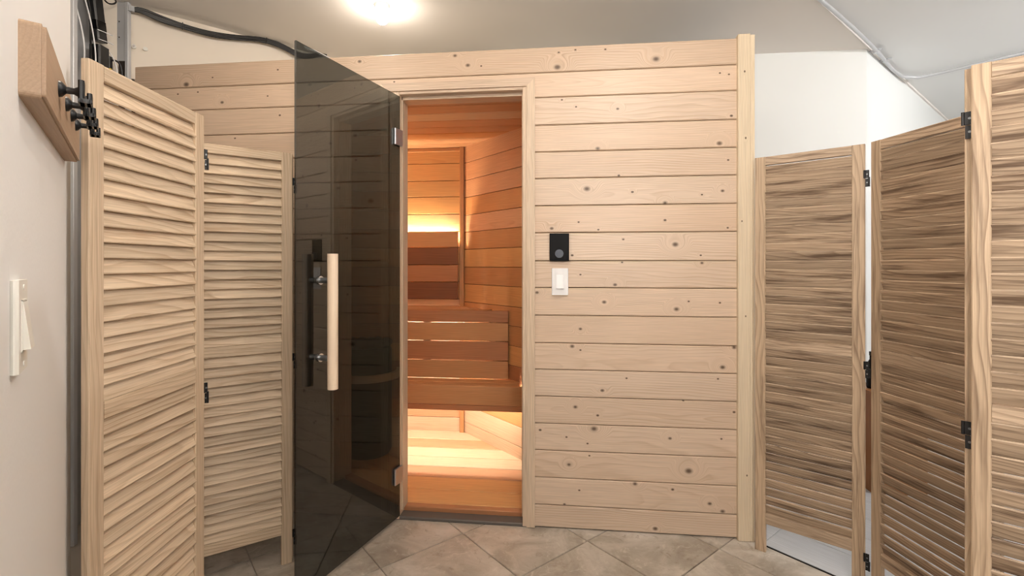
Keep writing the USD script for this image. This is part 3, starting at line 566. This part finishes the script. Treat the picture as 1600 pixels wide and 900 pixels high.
for k, (r, mat, lab, pts) in enumerate([
    (.0035, white_plastic, 'white cable running down the near side of the enclosure', [(.035, .03, 2.40), (.05, .035, 2.30), (.085, .03, 2.18), (.11, .04, 2.05), (.10, .05, 1.9)]),
    (.003, white_plastic, 'thin white cable crossing behind the power adapter', [(.05, .04, 2.41), (.10, .03, 2.32), (.13, .025, 2.22), (.15, .025, 2.12), (.14, .03, 1.95)]),
    (.0045, steel_dull, 'grey cable along the back of the wiring enclosure', [(.07, .09, 2.41), (.08, .085, 2.30), (.10, .09, 2.15), (.11, .09, 1.9)]),
    (.004, black_rubber, 'black cable beside the long power adapter', [(.13, .07, 2.41), (.16, .06, 2.34), (.17, .06, 2.2), (.165, .05, 2.05), (.17, .05, 1.9)]),
    (.0035, black_rubber, 'looped black cable at the top of the wiring enclosure', [(.20, .03, 2.40), (.225, .025, 2.37), (.255, .02, 2.385), (.275, .03, 2.41)]),
    (.004, black_rubber, 'curved black cord leaving the plug on the right of the enclosure', [(.255, .03, 2.12), (.285, .02, 2.118), (.298, .018, 2.085), (.302, .02, 2.03), (.30, .022, 1.95)]),
    (.0025, white_plastic, 'thin white loop cable hanging from the power adapter', [(.24, .03, 2.15), (.265, .02, 2.10), (.272, .02, 2.03), (.27, .03, 1.95)])]):
    cb = obj('cable', tube([loc_cab(*p) for p in pts], r, 8), mat, smooth=True); tag(cb, lab, 'cable', 'cables in the wiring enclosure')
# black cable bundle sagging along the cream wall
def far(p, s=1.026): return (p[0] * s, p[1] * s, CAM_H + (p[2] - CAM_H) * s)
run = [far(p) for p in [(-2.013, 2.047, 2.363), (-1.98, 2.08, 2.364), (-1.945, 2.115, 2.355), (-1.873, 2.187, 2.344), (-1.787, 2.273, 2.343), (-1.685, 2.375, 2.366), (-1.608, 2.452, 2.384), (-1.528, 2.532, 2.367), (-1.48, 2.58, 2.35), (-1.43, 2.63, 2.369), (-1.385, 2.675, 2.40)]]
cbn = thing('cable_bundle', 'bundle of black cables sagging along the top of the cream wall', 'cables')
for k in range(8):
    ang = k * 2 * math.pi / 7; rr = .0 if k == 7 else .0125
    pts = []
    for q, p in enumerate(run):
        w = .5 + .5 * rnd.random() * 1.4; pts.append((p[0] + rr * w * math.cos(ang) * S2 + .008, p[1] - rr * w * math.cos(ang) * S2 * -1 - .008, p[2] + rr * w * math.sin(ang)))
    obj('cable', tube(pts, .0048, 8, 5), black_rubber, cbn, smooth=True)
for q in (3, 6):
    p = run[q]; m = trimesh.creation.torus(.0165, .002, 20, 8); m.apply_transform(trimesh.transformations.rotation_matrix(math.pi / 2, [1, 0, 0])); m.apply_transform(trimesh.transformations.rotation_matrix(-math.radians(45), [0, 0, 1])); m.apply_translation((p[0] + .008, p[1] - .008, p[2])); o_ = obj('zip_tie', m, black_plastic, cbn)
gb = obj('grommet', bar(-.012, .012, -.012, .006, -.013, .013, .002, 'z'), steel_dull, cbn, loc=(run[0][0] + .004, run[0][1] - .004, run[0][2]), rot=(0, 0, 45)); tag(gb, 'grey clamp at the cable entry')
wc = obj('cable', tube([far(p, .99) for p in [(-1.47, 2.60, 2.41), (-1.42, 2.64, 2.40), (-1.35, 2.62, 2.36), (-1.26, 2.55, 2.30), (-1.17, 2.45, 2.20), (-1.10, 2.36, 2.115)]], .006, 8), white_plastic, smooth=True); tag(wc, 'white cable dropping onto the sauna roof behind the glass door', 'cable')
for p, lab in (((-2.007, 2.053, 2.192), 'white screw plug high on the cream wall below the cables'), ((-1.975, 2.083, 2.192), 'flat white filler patch beside the screw plug on the cream wall')):
    q = far(p, 1.032); d = np.array([S2, -S2, 0]); s = thing('wall_plug', lab, 'wall plug', loc=q)
    obj('head', cyl(.010, np.zeros(3), d * .006, 20), cream_plastic, s, smooth=40)
    if 'screw' in lab.split()[1]: obj('screw', cyl(.006, d * .006, d * .012, 16), chrome, s, smooth=40)

# ------------------------------------------------------------------ conduit along the ceiling step
cz = CEIL - .009
cd = thing('conduit', 'thin galvanised metal conduit bent along the ceiling on the right', 'conduit')
k0, k1, k2 = uv(1.4, STEP - .016), uv(4.06, STEP - .016), uv(4.13, STEP - .10); k3 = uv(4.13, -2.2)
pts = [(*k0, cz), (*uv(2.4, STEP - .016), cz), (*uv(3.6, STEP - .016), cz), (*uv(4.02, STEP - .018), cz), (*uv(4.10, STEP - .045), cz), (*k2, cz), (*uv(4.135, STEP - .2), cz), (*uv(4.135, STEP - .9), cz), (*k3, cz)]
obj('pipe', tube(pts, .0095, 12, 6), steel, cd, smooth=True)
for uu, vv, r_ in ((3.42, STEP - .016, 45), (3.62, STEP - .016, 45), (4.135, STEP - 1.05, 135), (2.2, STEP - .016, 45)):
    st = cat_([bar(-.009, .009, -.013, .013, -.012, .004, .002, 'x'), bar(-.009, .009, -.034, .034, .003, .006, .001, 'x')]); q = uv(uu, vv)
    obj('strap', st, nickel, cd, loc=(*q, cz + .002), rot=(0, 0, r_))

# ------------------------------------------------------------------ things glimpsed between the right screen's panels
wcab = thing('storage_box', 'amber wooden box cabinet glimpsed behind the right screen', 'cabinet', loc=(1.70, 2.72, 0))
obj('body', bar(-.13, .13, -.10, .10, .0, .50, .004, 'z'), amber_wood, wcab, seed=seed(0, 0)); obj('top_board', bar(-.14, .14, -.11, .11, .50, .52, .003, 'x'), amber_wood, wcab, seed=seed(.5, 0))
bt = thing('bottle', 'black bottle standing on the amber box cabinet', 'bottle', loc=(1.615, 2.70, .52))
obj('body', lathe([(0, 0), (.025, 0), (.027, .01), (.027, .12), (.012, .15), (.012, .17), (0, .17)], 24), black_gloss, bt, smooth=40); obj('cap', lathe([(0, .17), (.014, .17), (.014, .19), (0, .19)], 20), black_plastic, bt, smooth=40)
pl = thing('potted_plant', 'small green potted plant on the amber box cabinet', 'plant', loc=(1.75, 2.72, .52))
obj('pot', lathe([(0, 0), (.03, 0), (.038, .05), (.034, .05), (0, .04)], 24), cream_plastic, pl, smooth=40)
for k in range(14):
    a = k * 2.4; lf = trimesh.creation.icosphere(1, 1.0); lf.apply_scale((.03, .012, .003)); lf.apply_transform(trimesh.transformations.rotation_matrix(-.5 - .05 * k, [0, 1, 0])); lf.apply_translation((.03, 0, .055 + .004 * k)); lf.apply_transform(trimesh.transformations.rotation_matrix(a, [0, 0, 1])); obj('leaf', lf, green, pl, smooth=True)

# ------------------------------------------------------------------ lamps
def bulb_lamp(label, x, y, zc, ceil, color, strength, drop=.045):
    t = thing('ceiling_bulb', label, 'lamp', loc=(x, y, 0))
    obj('base', lathe([(0, ceil - .0005), (.038, ceil - .0005), (.034, ceil - .018), (.020, ceil - .026), (.016, zc + .03), (0, zc + .03)], 28), white_plastic, t, smooth=40)
    m = trimesh.creation.icosphere(2, .030); m.apply_translation((0, 0, zc)); obj('bulb', m, emit('bulb_' + str(used[('/World', 'ceiling_bulb')]), color, strength), t, smooth=True)
    return t
bulb_lamp('bare white bulb on the ceiling above the sauna front', -.872, 2.245, 2.362, CEIL, (1, .90, .78), BULB_WARM)
bulb_lamp('bare bulb on the ceiling in front of the sauna', .366, .97, 2.30, CEIL2, (1, .92, .83), BULB_MAIN)
bulb_lamp('added unseen fill bulb on the ceiling left of the camera', -.10, .55, 2.30, CEIL2, (1, .90, .78), FILL_LEFT)  # added fill for the left boards and screen
bulb_lamp('bare bulb on the ceiling of the right room', 3.30, 1.95, 2.30, CEIL2, (1, .975, .96), BULB_SIDE)
bulb_lamp('added unseen fill bulb on the ceiling above the left folding screen', -1.10, 1.30, 2.30, CEIL, (1, .88, .74), FILL_CORNER)  # added out of view to lift the left boards and cream wall
fp = thing('fill_lamp', 'added unseen fill lamp with a white globe behind the camera', 'lamp', loc=(.30, -.55, 0))  # invented lamp giving flat fill from near the viewpoint
obj('base', lathe([(0, 0), (.14, 0), (.14, .012), (.02, .03), (0, .03)], 32), black_metal, fp, smooth=40)
obj('pole', cyl(.012, (0, 0, .025), (0, 0, 1.42), 20), black_metal, fp, smooth=40)
m = trimesh.creation.icosphere(3, .16); m.apply_translation((0, 0, 1.57)); obj('globe', m, emit('fill_globe', (1, .93, .855), GLOBE), fp, smooth=True)
